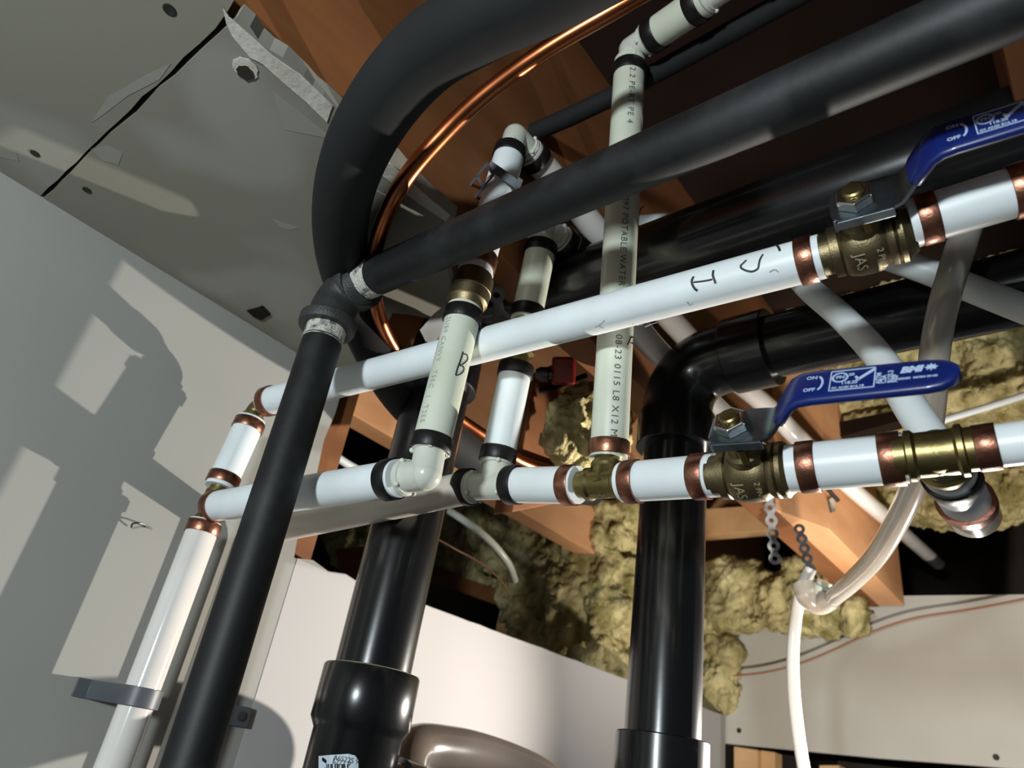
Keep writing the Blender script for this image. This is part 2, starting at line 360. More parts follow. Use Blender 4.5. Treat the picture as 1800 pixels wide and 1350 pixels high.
stick([(1385, 760), (1650, 705), (1650, 722), (1395, 790)], 1, 1.22, (0, .03, 0), 'dark wooden batten under the upper mineral wool batt', 'deck')

# ------------------------------------------------------------------ pipework pieces
R1 = .0143
def pipe(a, b, r, m, label, nm='pex_pipe', cat='pipe', grp='white water pipes'):
    a, b = Vector(a), Vector(b); d = b - a; L = d.length
    o = MB().lathe(a, d, [(0, r * .80), (0, r), (L, r), (L, r * .80)], 48).build(nm, M[m])
    return tag(o, label, cat, grp)
def ring(c, d, r, label, m='cu', w=.0105, th=.0013, grp='copper crimp rings'):
    prof = [(-w / 2, r + .0001), (-w / 2, r + th * .8), (-w / 2 + .0005, r + th), (w / 2 - .0005, r + th), (w / 2, r + th * .8), (w / 2, r + .0001)]
    o = MB().lathe(c, d, prof, 48, closed=True).build('crimp_ring', M[m])
    return tag(o, label, 'ring', grp)
BG = 'black crimp rings'
def bring(c, d, r, label): return ring(c, d, r, label, 'ring', .0115, .0016, BG)
def brass_leg(mb, c, d, L, r=.0108, barb=.0128):
    mb.lathe(c, d, [(0, r), (L * .55, r), (L * .62, barb), (L * .74, barb), (L * .78, r * .95), (L, r * .95)], 36)
def brass_tee(c, dirs, L, label, r=.0108):
    c = Vector(c); t = thing('brass_tee', label, 'pipe fitting', c, 'brass tees')
    b = MB()
    for d, l in zip(dirs, L): brass_leg(b, c - Vector(d).normalized() * .004, Vector(d).normalized(), l + .004, r, r * 1.14)
    b.sphere(c, r * 1.02, 24)
    b.build('tee_body', M['brass'], t)
    return t
def poly_leg(mb, c, d, L, r=.0118):
    c = Vector(c); d, u, w = frame(Vector(d).normalized())
    mb.lathe(c, d, [(0, r), (L - .0045, r), (L - .004, r * 1.13), (L - .0022, r * 1.13), (L - .0018, .0138), (L, .0138), (L, .009)], 40)
def nubs(mb, c, d, L, r=.0118):
    d, u, w = frame(d)
    for k in range(4):
        a = PI / 4 + k * PI / 2
        mb.sphere(Vector(c) + d * (L - .0036) + (u * math.cos(a) + w * math.sin(a)) * (r + .0012), .0021, 12)
def poly_fit(c, dirs, L, label, nm):
    c = Vector(c); t = thing(nm, label, 'pipe fitting', c, 'white plastic fittings')
    b = MB(); q = MB()
    for d, l in zip(dirs, L):
        poly_leg(b, c, d, l); nubs(q, c, d, l)
    if len(dirs) == 2:
        d0, d1 = [Vector(x).normalized() for x in dirs]
        b.sphere(c, .0119, 28)
    b.build('fitting_body', M['poly'], t, smooth=40); q.build('locating_nubs', M['poly'], t)
    return t

cup = R @ Vector((0, 1, 0)); cright = R @ Vector((1, 0, 0))
def tocam(p): return (Vector((0, 0, H)) - Vector(p)).normalized()

# text and pen strokes laid on cylinders
def text_mesh(s, size, spacing=1.0, bold=0.0):
    cu = bpy.data.curves.new('txt', 'FONT'); cu.body = s; cu.size = size; cu.align_x = 'LEFT'; cu.align_y = 'CENTER'
    cu.space_character = spacing; cu.offset = bold; cu.resolution_u = 3
    o = bpy.data.objects.new('txt', cu); C.objects.link(o)
    dg = bpy.context.evaluated_depsgraph_get(); dg.update()
    me = bpy.data.meshes.new_from_object(o.evaluated_get(dg))
    vs = [v.co.copy() for v in me.vertices]; fs = [tuple(p.vertices) for p in me.polygons]
    bpy.data.objects.remove(o); bpy.data.curves.remove(cu); bpy.data.meshes.remove(me)
    return vs, fs
def text_cyl(s, p, a, nrm, tdir, r, size, parent, m='inkp', spacing=1.0, bold=0.0, nm='printed_text', xs=1.0):
    vs, fs = text_mesh(s, size, spacing, bold); b = MB(); n0 = Vector(nrm); a = Vector(a); t = Vector(tdir)
    for v in vs:
        ph = v.y / r
        b.v.append(Vector(p) + a * v.x * xs + (n0 * math.cos(ph) + t * math.sin(ph)) * (r + .00035))
    b.f = fs
    return b.build(nm, M[m], parent, smooth=0)
def text_flat(s, p, a, t, n, size, parent, m='wht', spacing=1.0, bold=0.0, nm='printed_text', shear=0):
    vs, fs = text_mesh(s, size, spacing, bold); b = MB()
    b.v = [Vector(p) + Vector(a) * (v.x + shear * v.y) + Vector(t) * v.y + Vector(n) * .0003 for v in vs]; b.f = fs
    return b.build(nm, M[m], parent, smooth=0)
def hit_cyl(px, py, ln, r):
    o = Vector((0, 0, H)); d = (P(px, py, 1) - o).normalized(); a = ln.d
    w = o - ln.a; dp = d - a * d.dot(a); wp = w - a * w.dot(a)
    A = dp.dot(dp); B = 2 * dp.dot(wp); Cc = wp.dot(wp) - r * r; D = B * B - 4 * A * Cc
    D = max(D, 0)
    return o + d * ((-B - math.sqrt(D)) / (2 * A))
def stroke(b, pix, ln, r, w):
    pts = spline([hit_cyl(x, y, ln, r + .0002) for x, y in pix], 5)
    rings = []
    for i, p in enumerate(pts):
        tg = (pts[min(i + 1, len(pts) - 1)] - pts[max(i - 1, 0)]).normalized()
        ax = ln.a + ln.d * (p - ln.a).dot(ln.d); nn = (p - ax).normalized(); sd = tg.cross(nn).normalized()
        h = w / 2
        rings.append([p + sd * h, p + nn * .0002 + sd * h * .5, p + nn * .0002 - sd * h * .5, p - sd * h, p - nn * .0003])
    b.ring_strip(rings)

# ------------------------------------------------------------------ black iron gas pipe
IH = Line(P(664, 484, .61), P(1350, 189, .385))
IV = Line(P(566, 602, .60), P(330, 1350, .445))
ri = .0167
e0 = IH.at(px=664); e1 = IV.at(py=585)
far = IH.a + IH.d * .95
ip = thing('iron_pipe', 'thick black iron pipe crossing the top of the picture to the threaded elbow', 'pipe', IH.at(px=800), 'black iron pipes')
L = (far - e0).length
MB().lathe(e0, IH.d, [(0, ri * .8), (0, ri), (L, ri), (L, ri * .8)], 48).build('pipe_body', M['iron'], ip)
def threads(a, d, L, r, parent, seed):
    prof = []; nn = 9
    for i in range(nn * 2 + 1): prof.append((L * i / (nn * 2), r + (.0004 if i % 2 else -.0002)))
    MB().lathe(a, d, prof, 48, wob=lambda t, an: .018 * noise.noise(Vector((t * 300, math.cos(an) * 3, math.sin(an) * 3 + seed)))).build('threaded_end', M['paste'], parent, label='threads smeared with white paste')
eT = IH.at(px=630)
threads(eT, IH.d, (e0 - eT).length + .001, ri * .99, ip, 1)
iv = thing('iron_pipe', 'black iron pipe rising diagonally up the left side to the threaded elbow', 'pipe', IV.at(py=900), 'black iron pipes')
dn = IV.d; Lv = (e1.z - .0) / -dn.z
MB().lathe(e1 + dn * .008, dn, [(0, ri * .8), (0, ri), (Lv - .02, ri), (Lv - .02, ri * .8)], 48).build('pipe_body', M['iron'], iv)
threads(e1 - dn * .008, dn, .0185, ri * .99, iv, 5)
el = thing('iron_elbow', 'black cast iron elbow joining the two iron pipes', 'pipe fitting', P(590, 520, .60))
c0 = e1 - dn * .004; c1 = IH.at(px=636)
corner = (c0 - dn * .028 + c1 - IH.d * .028) / 2
path = bend(c0, corner, c1, .020, 12)
MB().tube(path, .0198, 44).build('elbow_body', M['cast'], el)
for q, d in ((c0 - dn * .001, dn), (c1 - IH.d * .001, IH.d)):
    MB().lathe(q, d, [(-.011, .0185), (-.009, .0222), (-.007, .0243), (.000, .0243), (.0018, .0234), (.0015, .0172), (-.001, .0170)], 48).build('collar', M['cast'], el)

# ------------------------------------------------------------------ insulated line and copper tube
hp = [P(1120, -110, .34), P(960, -22, .37), (P(850, 32, .395)), P(750, 95, .425), P(676, 178, .455), P(625, 270, .495), P(601, 360, .555), P(601, 445, .62), P(622, 525, .69), P(655, 604, .715), P(705, 690, .74), P(780, 765, .80), P(870, 822, .87), P(960, 850, .95), P(1040, 862, 1.05)]
o = MB().tube(spline(hp, 8), .0225, 40).build('insulated_line', M['rub'])
tag(o, 'fat black foam-covered line sweeping in an arc from the top of the picture', 'pipe')
cp = [P(1230, -70, .50), P(1110, 0, .52), P(960, 88, .54), P(850, 168, .545), P(770, 245, .545), P(705, 325, .550), P(668, 410, .585), P(655, 480, .635), P(668, 560, .68), P(700, 622, .72), P(745, 680, .76), P(800, 730, .80), P(850, 765, .83), P(910, 808, .87), P(965, 826, .92), P(1020, 835, 1.0)]
o = MB().tube(spline(cp, 8), .0068, 24).build('copper_tube', M['cut'])
tag(o, 'long bare copper tube curving beside the fat black foam-covered line', 'pipe')

# ------------------------------------------------------------------ upper white line
UA = Line(P(470, 706, .727), P(1440, 452, .449)); UB = Line(P(1597, 394, .423), P(1850, 318, .39))
up_ = pipe(UA.at(px=466), UA.at(px=1446), R1, 'pex', 'long upper white pipe with a marker H, left of the upper valve')
b = MB()
stroke(b, [(1219, 486), (1216, 494), (1218, 502), (1222, 508), (1226, 511)], UA, R1, .0017)
stroke(b, [(1219, 496), (1230, 495), (1243, 493), (1252, 491)], UA, R1, .0012)
stroke(b, [(1254, 475), (1253, 483), (1255, 490), (1258, 498)], UA, R1, .0016)
stroke(b, [(1341, 447), (1336, 456), (1334, 464), (1332, 472), (1323, 477), (1313, 476), (1304, 472), (1302, 467), (1307, 462), (1312, 457)], UA, R1, .0013)
stroke(b, [(1364, 430), (1368, 434), (1371, 441)], UA, R1, .0015)
b.build('marker_writing', M['ink'], up_)
for s_ in ([(1046, 575), (1052, 572), (1058, 568), (1062, 563)], [(1052, 572), (1060, 577)], [(1112, 570), (1122, 572), (1130, 571)], [(1134, 575), (1145, 570), (1155, 567)], [(1208, 530), (1212, 536), (1218, 533)], [(1352, 478), (1362, 474), (1368, 478)]):
    b = MB(); stroke(b, s_, UA, R1, .0009); b.build('scuff_mark', M['smudge'], up_)

ring(UA.at(px=474), UA.d, R1, 'copper ring on the left end of the upper white pipe, beside the brass elbow')
ring(UA.at(px=1419), UA.d, R1, 'copper ring just left of the upper brass valve')
pipe(UB.at(px=1600), UB.b, R1, 'pex', 'short white pipe leaving the upper valve at the right edge')
ring(UB.at(px=1632), UB.d, R1, 'copper ring just right of the upper brass valve')
ring(UB.at(px=1800), UB.d, R1, 'copper ring cut by the right edge, beyond the upper valve', w=.013)

# left corner: brass elbow, short riser, tee, long drop
C0 = P(452, 716, .737); T0 = P(372, 889, .676)
VL = Line(C0, T0)
t = thing('brass_elbow', 'brass elbow at the left end of the upper white pipe', 'pipe fitting', C0)
b = MB(); b.tube(bend(C0 + VL.d * .014, C0, C0 + UA.d * .014, .010, 8), .0095, 32)
b.lathe(C0 + VL.d * .010, VL.d, [(0, .0095), (.001, .0112), (.004, .0112), (.005, .0098), (.012, .0098)], 32)
b.lathe(C0 + UA.d * .009, UA.d, [(0, .0095), (.001, .0112), (.004, .0112), (.005, .0098), (.012, .0098)], 32)
b.build('elbow_body', M['brass'], t)
pipe(VL.at(py=738), VL.at(py=858), R1, 'pex', 'short white riser near the left wall between two copper rings')
ring(VL.at(py=749), VL.d, R1, 'copper ring at the top of the short riser near the left wall')
ring(VL.at(py=844), VL.d, R1, 'copper ring at the bottom of the short riser near the left wall')
LA = Line(P(378, 890, .668), P(745, 834, .513))
dnv = Vector((0, 0, -1))
brass_tee(T0, [-VL.d, dnv, LA.d], [.020, .022, .014], 'brass tee near the left wall below the short riser', .0095)
ll = pipe(LA.at(px=384), LA.at(px=702), R1, 'pex', 'white pipe from the left brass tee to the white plastic elbow')
ring(LA.at(px=380) , LA.d, R1, 'copper ring where the white pipe leaves the left brass tee')
bring(LA.at(px=688), LA.d, R1, 'black ring beside the white plastic elbow')
T0d = T0 + dnv * .020
VD = Line(T0d, T0d + dnv)
pipe(VD.at(py=917), Vector((T0d.x, T0d.y, .0)), R1, 'pexg', 'glossy pale pipe dropping along the left wall through a grey bracket')
ring(VD.at(py=929), dnv, R1, 'copper ring at the top of the glossy pipe along the left wall')
# bracket
bp = VD.at(py=1226)
t = thing('pipe_bracket', 'dark grey strap bracket holding the glossy pipe to the left wall', 'bracket', bp)
b = MB(); hh = .0075
pr = [Vector((wx + .003, bp.y - .030, 0)), Vector((wx + .012, bp.y - .024, 0))]
arc = [Vector((bp.x + math.cos(a) * .0162, bp.y + math.sin(a) * .0162, 0)) for a in [-PI * .62 + i * PI * 1.24 / 16 for i in range(17)]]
pl = [Vector((wx + .001, bp.y - .034, 0)), Vector((wx + .003, bp.y - .022, 0))] + arc + [Vector((wx + .003, bp.y + .022, 0)), Vector((wx + .001, bp.y + .040, 0))]
rings = []
for i, p in enumerate(pl):
    tg = (pl[min(i + 1, len(pl) - 1)] - pl[max(i - 1, 0)]).normalized(); nn = Vector((tg.y, -tg.x, 0))
    rings.append([p + nn * .0011 + Vector((0, 0, bp.z - hh)), p + nn * .0011 + Vector((0, 0, bp.z + hh)), p - nn * .0011 + Vector((0, 0, bp.z + hh)), p - nn * .0011 + Vector((0, 0, bp.z - hh))])
b.ring_strip(rings).build('strap', M['gclip'], t, bevel=.0005)
for s_ in (1,):
    MB().lathe(Vector((wx + .003, bp.y + .033 * s_, bp.z)), (1, 0, 0), [(0, .0055), (.0016, .0055), (.0026, .004), (.0026, .0005)], 20).build('screw_head', M['chrome'], t)
q = on(417, 1258, 0, wx + .004)
o = thing('wall_clip', 'small dark clip with a screw on the wall just right of the iron pipe', 'bracket', q)
MB().box(q, (.003, 0, 0), (0, .013, 0), (0, 0, .009)).build('clip_plate', M['gclip'], o, bevel=.0008, smooth=0)
MB().lathe(q + Vector((.003, .003, 0)), (1, 0, 0), [(0, .0045), (.0015, .0045), (.002, .003), (.002, .0004)], 18).build('screw_head', M['strap'], o)

# ------------------------------------------------------------------ riser marked B
C1 = P(748, 834, .512)
BL = Line(P(756, 790, .524), P(813, 560, .575))
poly_fit(C1, [-LA.d, BL.at(py=785) - C1], [.0215, .0215], 'white plastic elbow at the foot of the riser marked B', 'plastic_elbow')
rb = pipe(BL.at(py=791), BL.at(py=542), R1, 'pexb', 'cream riser with a handwritten B, in front of the upper white pipe')
bring(BL.at(py=782), BL.d, R1, 'black ring at the foot of the riser marked B')
bring(BL.at(py=558), BL.d, R1, 'black ring at the top of the riser marked B')
b = MB()
stroke(b, [(814, 618), (810, 632), (805, 645), (801, 659)], BL, R1, .0013)
stroke(b, [(813, 622), (821, 624), (822, 632), (814, 640), (808, 642), (815, 645), (815, 652), (809, 658), (801, 660)], BL, R1, .0011)
b.build('marker_writing', M['ink'], rb)
def printb(s_, y0, dx, size):
    p = BL.at(py=y0); a = -BL.d; n0 = tocam(p); n0 = (n0 - a * n0.dot(a)).normalized(); tt = n0.cross(a)
    if tt.dot(cright) < 0: tt = -tt
    sh = dx
    text_cyl(s_, p, a, n0 * math.cos(sh) + tt * math.sin(sh), tt * math.cos(sh) - n0 * math.sin(sh), R1, size, rb, m='smudge', spacing=1.2)
printb('2US9 CANVY', 572, -.85, .0062); printb('TSEC  1  T2EE', 665, -.85, .0062)
BL2 = Line(BL.at(py=560), P(843, 455, .603))
t = thing('brass_coupling', 'stout dark brass coupling at the top of the riser marked B', 'pipe fitting', BL2.at(py=500))
b = MB(); s0 = BL2.at(py=553)
ax = BL2.d
b.lathe(s0, ax, [(0, .0125), (.004, .0125), (.006, .0145), (.011, .0155), (.0125, .0168), (.022, .0172), (.0225, .0176), (.024, .0176), (.0245, .0172), (.036, .0168), (.040, .015), (.040, .012)], 44)
b.build('coupling_body', M['brassc'], t)
MB().lathe(s0 + ax * .040, ax, [(0, .0125), (0, .0152), (.0025, .0152), (.0025, .0125)], 40).build('white_collar', M['pex'], t, label='thin white collar')
s1 = s0 + ax * .0485
BL3 = Line(s1, P(905, 240, .682))
pipe(s0 + ax * .041, BL3.at(py=262), R1, 'pex', 'upper white continuation of the B riser behind the iron pipe')
ring(s0 + ax * .053, BL3.d, R1, 'copper ring half hidden above the dark brass coupling', w=.014)
C2 = P(906, 240, .682)
PY = Vector((0, 1, 0))
poly_fit(C2, [-BL3.d, PY], [.021, .021], 'white plastic elbow at the top of the B riser', 'plastic_elbow')
bring(BL3.at(py=272), BL3.d, R1, 'black ring below the topmost white plastic elbow of the B riser')
bring(C2 + PY * .031, PY, R1, 'black ring behind the topmost elbow of the B riser')
pts = [C2 + PY * .022, C2 + PY * .08] + [on(x, y, 0, X) for x, y, X in ((1205, 590, -.345), (1345, 712, -.338), (1405, 772, -.325), (1490, 852, -.308), (1570, 922, -.305), (1648, 990, -.305))]
o = MB().tube(spline(pts, 8), R1, 32).build('pex_pipe', M['pexg']); tag(o, 'long glossy white pipe receding along the joist toward the far panel', 'pipe', 'white water pipes')

# clamp (grey) on the B riser
q = BL3.at(py=330); d, u, w = frame(BL3.d)
e2 = (Vector((-1, 0, 0)) + Vector((0, 0, 0))); e2 = (e2 - d * e2.dot(d)).normalized(); e3 = d.cross(e2)
vc = tocam(q); vc = (vc - d * vc.dot(d)).normalized(); vr = d.cross(vc); 
if vr.dot(cright) < 0: vr = -vr
t = thing('pipe_clamp', 'grey plastic pipe clamp with square slots on the B riser, above the iron pipe', 'bracket', q)
def cv(dx, dy): return (cright * dx - cup * dy) * (.64 / F)
toc = tocam(q); g0 = P(886, 308, .626)
MB().box(g0, cv(26, 18), cv(-3.2, 7.5), toc * .0015).build('cross_bar', M['gclip'], t, bevel=.0005, smooth=0)
sc_ = P(843, 321, .634); sl = cv(-20, 24) - toc * .012; sw = cv(7, 11)
b = MB()
for k in (-1, 1): b.box(sc_ + sw * k * .82, sl, sw * .18, toc * .0012)
b.build('side_rails', M['gclip'], t, bevel=.0004, smooth=0)
for k in (-.93, -.05, .93): MB().box(sc_ + sl * k, sl * .09, sw * .99, toc * .0012).build('side_bar', M['gclip'], t, bevel=.0003, smooth=0)
MB().box(P(912, 322, .634), cv(4, 3), cv(-3, 8), toc * .012).build('side_arm', M['gclip'], t, bevel=.0004, smooth=0)

# ------------------------------------------------------------------ second riser
T1 = P(868, 854, .588)
M0 = Line(P(460, 934, .722), P(815, 866, .605)); M1 = Line(P(895, 857, .577), P(1022, 852, .533))
VL2 = Line(P(872, 820, .598), P(950, 440, .678))
poly_fit(T1, [-M1.d, M1.d, VL2.at(py=800) - T1], [.0235, .017, .022], 'white plastic tee at the foot of the second white riser', 'plastic_tee')
pipe(M0.a, T1 - M1.d * .024, R1, 'pexgrey', 'dull grey-white pipe running left behind the lower white line')
cq = M0.a
t = thing('pex_pipe', 'pale pipe on the left wall mostly hidden behind the diagonal iron pipe', 'pipe', cq, 'white water pipes')
MB().tube(bend(cq + M0.d * -.001, cq - M0.d * .016, cq - M0.d * .016 - Vector((0, 0, .03)), .014, 8) + [Vector((cq.x - M0.d.x * .016, cq.y - M0.d.y * .016, 0.0))], R1, 32).build('pipe_body', M['pexg'], t)
bring(T1 - M1.d * .030, M1.d, R1, 'black ring left of the white plastic tee')
bring(T1 + M1.d * .0215, M1.d, R1, 'black ring right of the white plastic tee')
pipe(T1 + M1.d * .0175, M1.at(px=1017), R1, 'pex', 'short white pipe between the plastic tee and the middle brass tee')
ring(M1.at(px=1003), M1.d, R1, 'copper ring left of the middle brass tee')
pipe(VL2.at(py=812), VL2.at(py=644), R1, 'pex', 'lower length of the second white riser, under the upper white pipe')
bring(VL2.at(py=801), VL2.d, R1, 'black ring at the foot of the second white riser')
bring(VL2.at(py=653), VL2.d, R1, 'black ring on the second riser tucked under the upper white pipe')
t = thing('brass_coupling', 'small brass coupling in the second riser just above the upper white pipe', 'pipe fitting', VL2.at(py=590))
a_ = VL2.at(py=640); z_ = VL2.at(py=566); Lc = (z_ - a_).length
MB().lathe(a_, VL2.d, [(-.004, .010), (Lc * .2, .010), (Lc * .25, .0135), (Lc * .75, .0135), (Lc * .8, .0105), (Lc + .004, .0105)], 36).build('coupling_body', M['brass'], t)
pipe(VL2.at(py=565), VL2.at(py=428), R1, 'pexb', 'upper length of the second white riser, between two black rings')
bring(VL2.at(py=552), VL2.d, R1, 'black ring on the second riser just above the upper white pipe')
bring(VL2.at(py=440), VL2.d, R1, 'black ring at the top of the second riser under its elbow')
C4 = VL2.at(py=398)
PYR = Vector((.10, 1, -.02)).normalized()
poly_fit(C4, [-VL2.d, PYR], [.019, .020], 'white plastic elbow at the top of the second riser beneath the iron pipe', 'plastic_elbow')
bring(C4 + PYR * .029, PYR, R1, 'black ring behind the elbow on top of the second riser')
pts = [C4 + PYR * .021, C4 + PYR * .06] + [on(x, y, 0, -.354) for x, y in ((1150, 612), (1270, 728), (1330, 790), (1390, 846))]
o = MB().tube(spline(pts, 8), R1, 32).build('pex_pipe', M['pexg']); tag(o, 'glossy white pipe running back from the elbow of the second riser', 'pipe', 'white water pipes')
# black clamp there
q = C4 + PYR * .044
t = thing('pipe_clamp', 'black plastic pipe clamp beside the elbow on top of the second riser', 'bracket', q)
b = MB(); b.lathe(q, PYR, [(-.008, R1 + .0002), (-.008, R1 + .004), (.008, R1 + .004), (.008, R1 + .0002)], 40, closed=True)
b.build('clamp_loop', M['bclip'], t, bevel=.0005)
dnq = Vector((.35, 0, -.9)).normalized(); sdq = dnq.cross(PYR).normalized()
MB().box(q + dnq * .026, dnq * .013, PYR * .008, sdq * .004).build('clamp_foot', M['bclip'], t, bevel=.001, smooth=0)
MB().lathe(q + dnq * .030 - PYR * .008, -PYR, [(0, .003), (.001, .003), (.0014, .002), (.0014, .0002)], 16).build('screw_head', M['strap'], t)

# ------------------------------------------------------------------ printed riser
T2 = P(1064, 850, .519)
VL3 = Line(P(1070, 800, .535), P(1106, 128, .655))
M2 = Line(P(1095, 848, .508), P(1262, 835, .464))
brass_tee(T2, [-M1.d, M2.d, VL3.at(py=800) - T2], [.022, .020, .022], 'brass tee under the printed white riser')
p3 = pipe(VL3.at(py=806), VL3.at(py=108), R1, 'pexb', 'tall white riser with black printed lettering')
ring(VL3.at(py=789), VL3.d, R1, 'bright copper ring at the foot of the printed riser', w=.0115)
bring(VL3.at(py=126), VL3.d, R1, 'black ring at the top of the printed riser')
def print3(s, y0, y1=None, size=.0072, dx=6):
    p = VL3.at(py=y0); a = -VL3.d; n0 = tocam(p); n0 = (n0 - a * n0.dot(a)).normalized(); tt = a.cross(n0)
    tt = n0.cross(a)
    if tt.dot(cright) < 0: tt = -tt
    sh = dx / F * .58 / R1
    n1 = n0 * math.cos(sh) + tt * math.sin(sh); t1 = tt * math.cos(sh) - n0 * math.sin(sh)
    xs = 1.0
    if y1:
        vs, _ = text_mesh(s, size, 1.15); wd = max(v.x for v in vs); xs = (VL3.at(py=y1) - p).length / wd
    text_cyl(s, p, a, n1, t1, R1, size, p3, xs=xs, spacing=1.15)
print3('2.2 PE-RT PE 4', 138, 235); print3('5 097 POTABLE WATER T', 350, 532); print3('08-23 0115 L8 X12 M', 600, 775); print3('E', 794, 803)
b = MB()
stroke(b, [(1130, 362), (1126, 368), (1124, 372), (1128, 366), (1133, 362)], VL3, R1, .0013)
stroke(b, [(1126, 366), (1124, 380), (1122, 392), (1124, 402)], VL3, R1, .0011)
b.build('marker_writing', M['ink'], p3); b = MB()
stroke(b, [(1106, 600), (1112, 604), (1116, 596), (1110, 593), (1106, 600), (1103, 606)], VL3, R1, .0012)
b.build('marker_writing', M['ink'], p3)
C3 = P(1110, 88, .664)
XA = Line(P(1135, 84, .652), P(1245, 10, .60))
poly_fit(C3, [-VL3.d, XA.d], [.020, .020], 'white plastic elbow at the top of the printed riser', 'plastic_elbow')
pipe(C3 + XA.d * .021, C3 + XA.d * .084, R1, 'pexb', 'short white pipe at the top edge, right of the printed riser')
bring(C3 + XA.d * .028, XA.d, R1, 'black ring on the left of the short white pipe at the top edge')
bring(C3 + XA.d * .0735, XA.d, R1, 'black ring on the right of the short white pipe at the top edge')
poly_fit(C3 + XA.d * .108, [-XA.d, XA.d], [.023, .03], 'white plastic coupling cut off by the top edge', 'plastic_coupling')

# ------------------------------------------------------------------ lower valve line
ring(M2.at(px=1113), M2.d, R1, 'copper ring right of the middle brass tee')
pipe(T2 + M2.d * .0145, M2.at(px=1260), R1, 'pex', 'white pipe between the middle brass tee and the lower valve')
ring(M2.at(px=1233), M2.d, R1, 'copper ring just left of the lower brass valve')
M3 = Line(P(1384, 824, .429), P(1596, 804, .397))
pipe(M3.at(px=1386), M3.at(px=1592), R1, 'pex', 'white pipe between the lower valve and the right brass tee')
ring(M3.at(px=1421), M3.d, R1, 'copper ring just right of the lower brass valve')
ring(M3.at(px=1567), M3.d, R1, 'copper ring left of the right brass tee', w=.0115)
T3 = P(1648, 797, .386); M4 = Line(P(1705, 790, .378), P(1900, 765, .352))
brass_tee(T3, [-M3.d, M4.d, PY], [.021, .019, .026], 'brass tee at the right with its branch pointing back', .0125)
pipe(M4.at(px=1698), M4.b + M4.d * .05, .0112, 'pex', 'thinner white pipe leaving the right brass tee at the right edge')
ring(M4.at(px=1735), M4.d, .0112, 'copper ring right of the right brass tee')
BRP = Line(T3, T3 + PY)
bring(T3 + PY * .034, PY, R1 * .97, 'black ring on the branch behind the right brass tee')
br = thing('capped_stub', 'short white stub behind the right brass tee with a clear cap', 'pipe', T3 + PY * .05)
MB().lathe(T3 + PY * .022, PY, [(0, .010), (0, R1 * .96), (.062, R1 * .96), (.062, .010)], 40).build('stub_pipe', M['pex'], br)
MB().lathe(T3 + PY * .070, PY, [(0, R1 * .97), (0, R1 * 1.14), (.008, R1 * 1.14)], 40, cap=False).build('copper_band', M['cu'], br)
MB().lathe(T3 + PY * .0785, PY, [(0, R1 * 1.1), (.016, R1 * 1.08), (.022, R1 * .9), (.025, R1 * .5), (.0255, .0003)], 40).build('clear_cap', M['clear'], br)

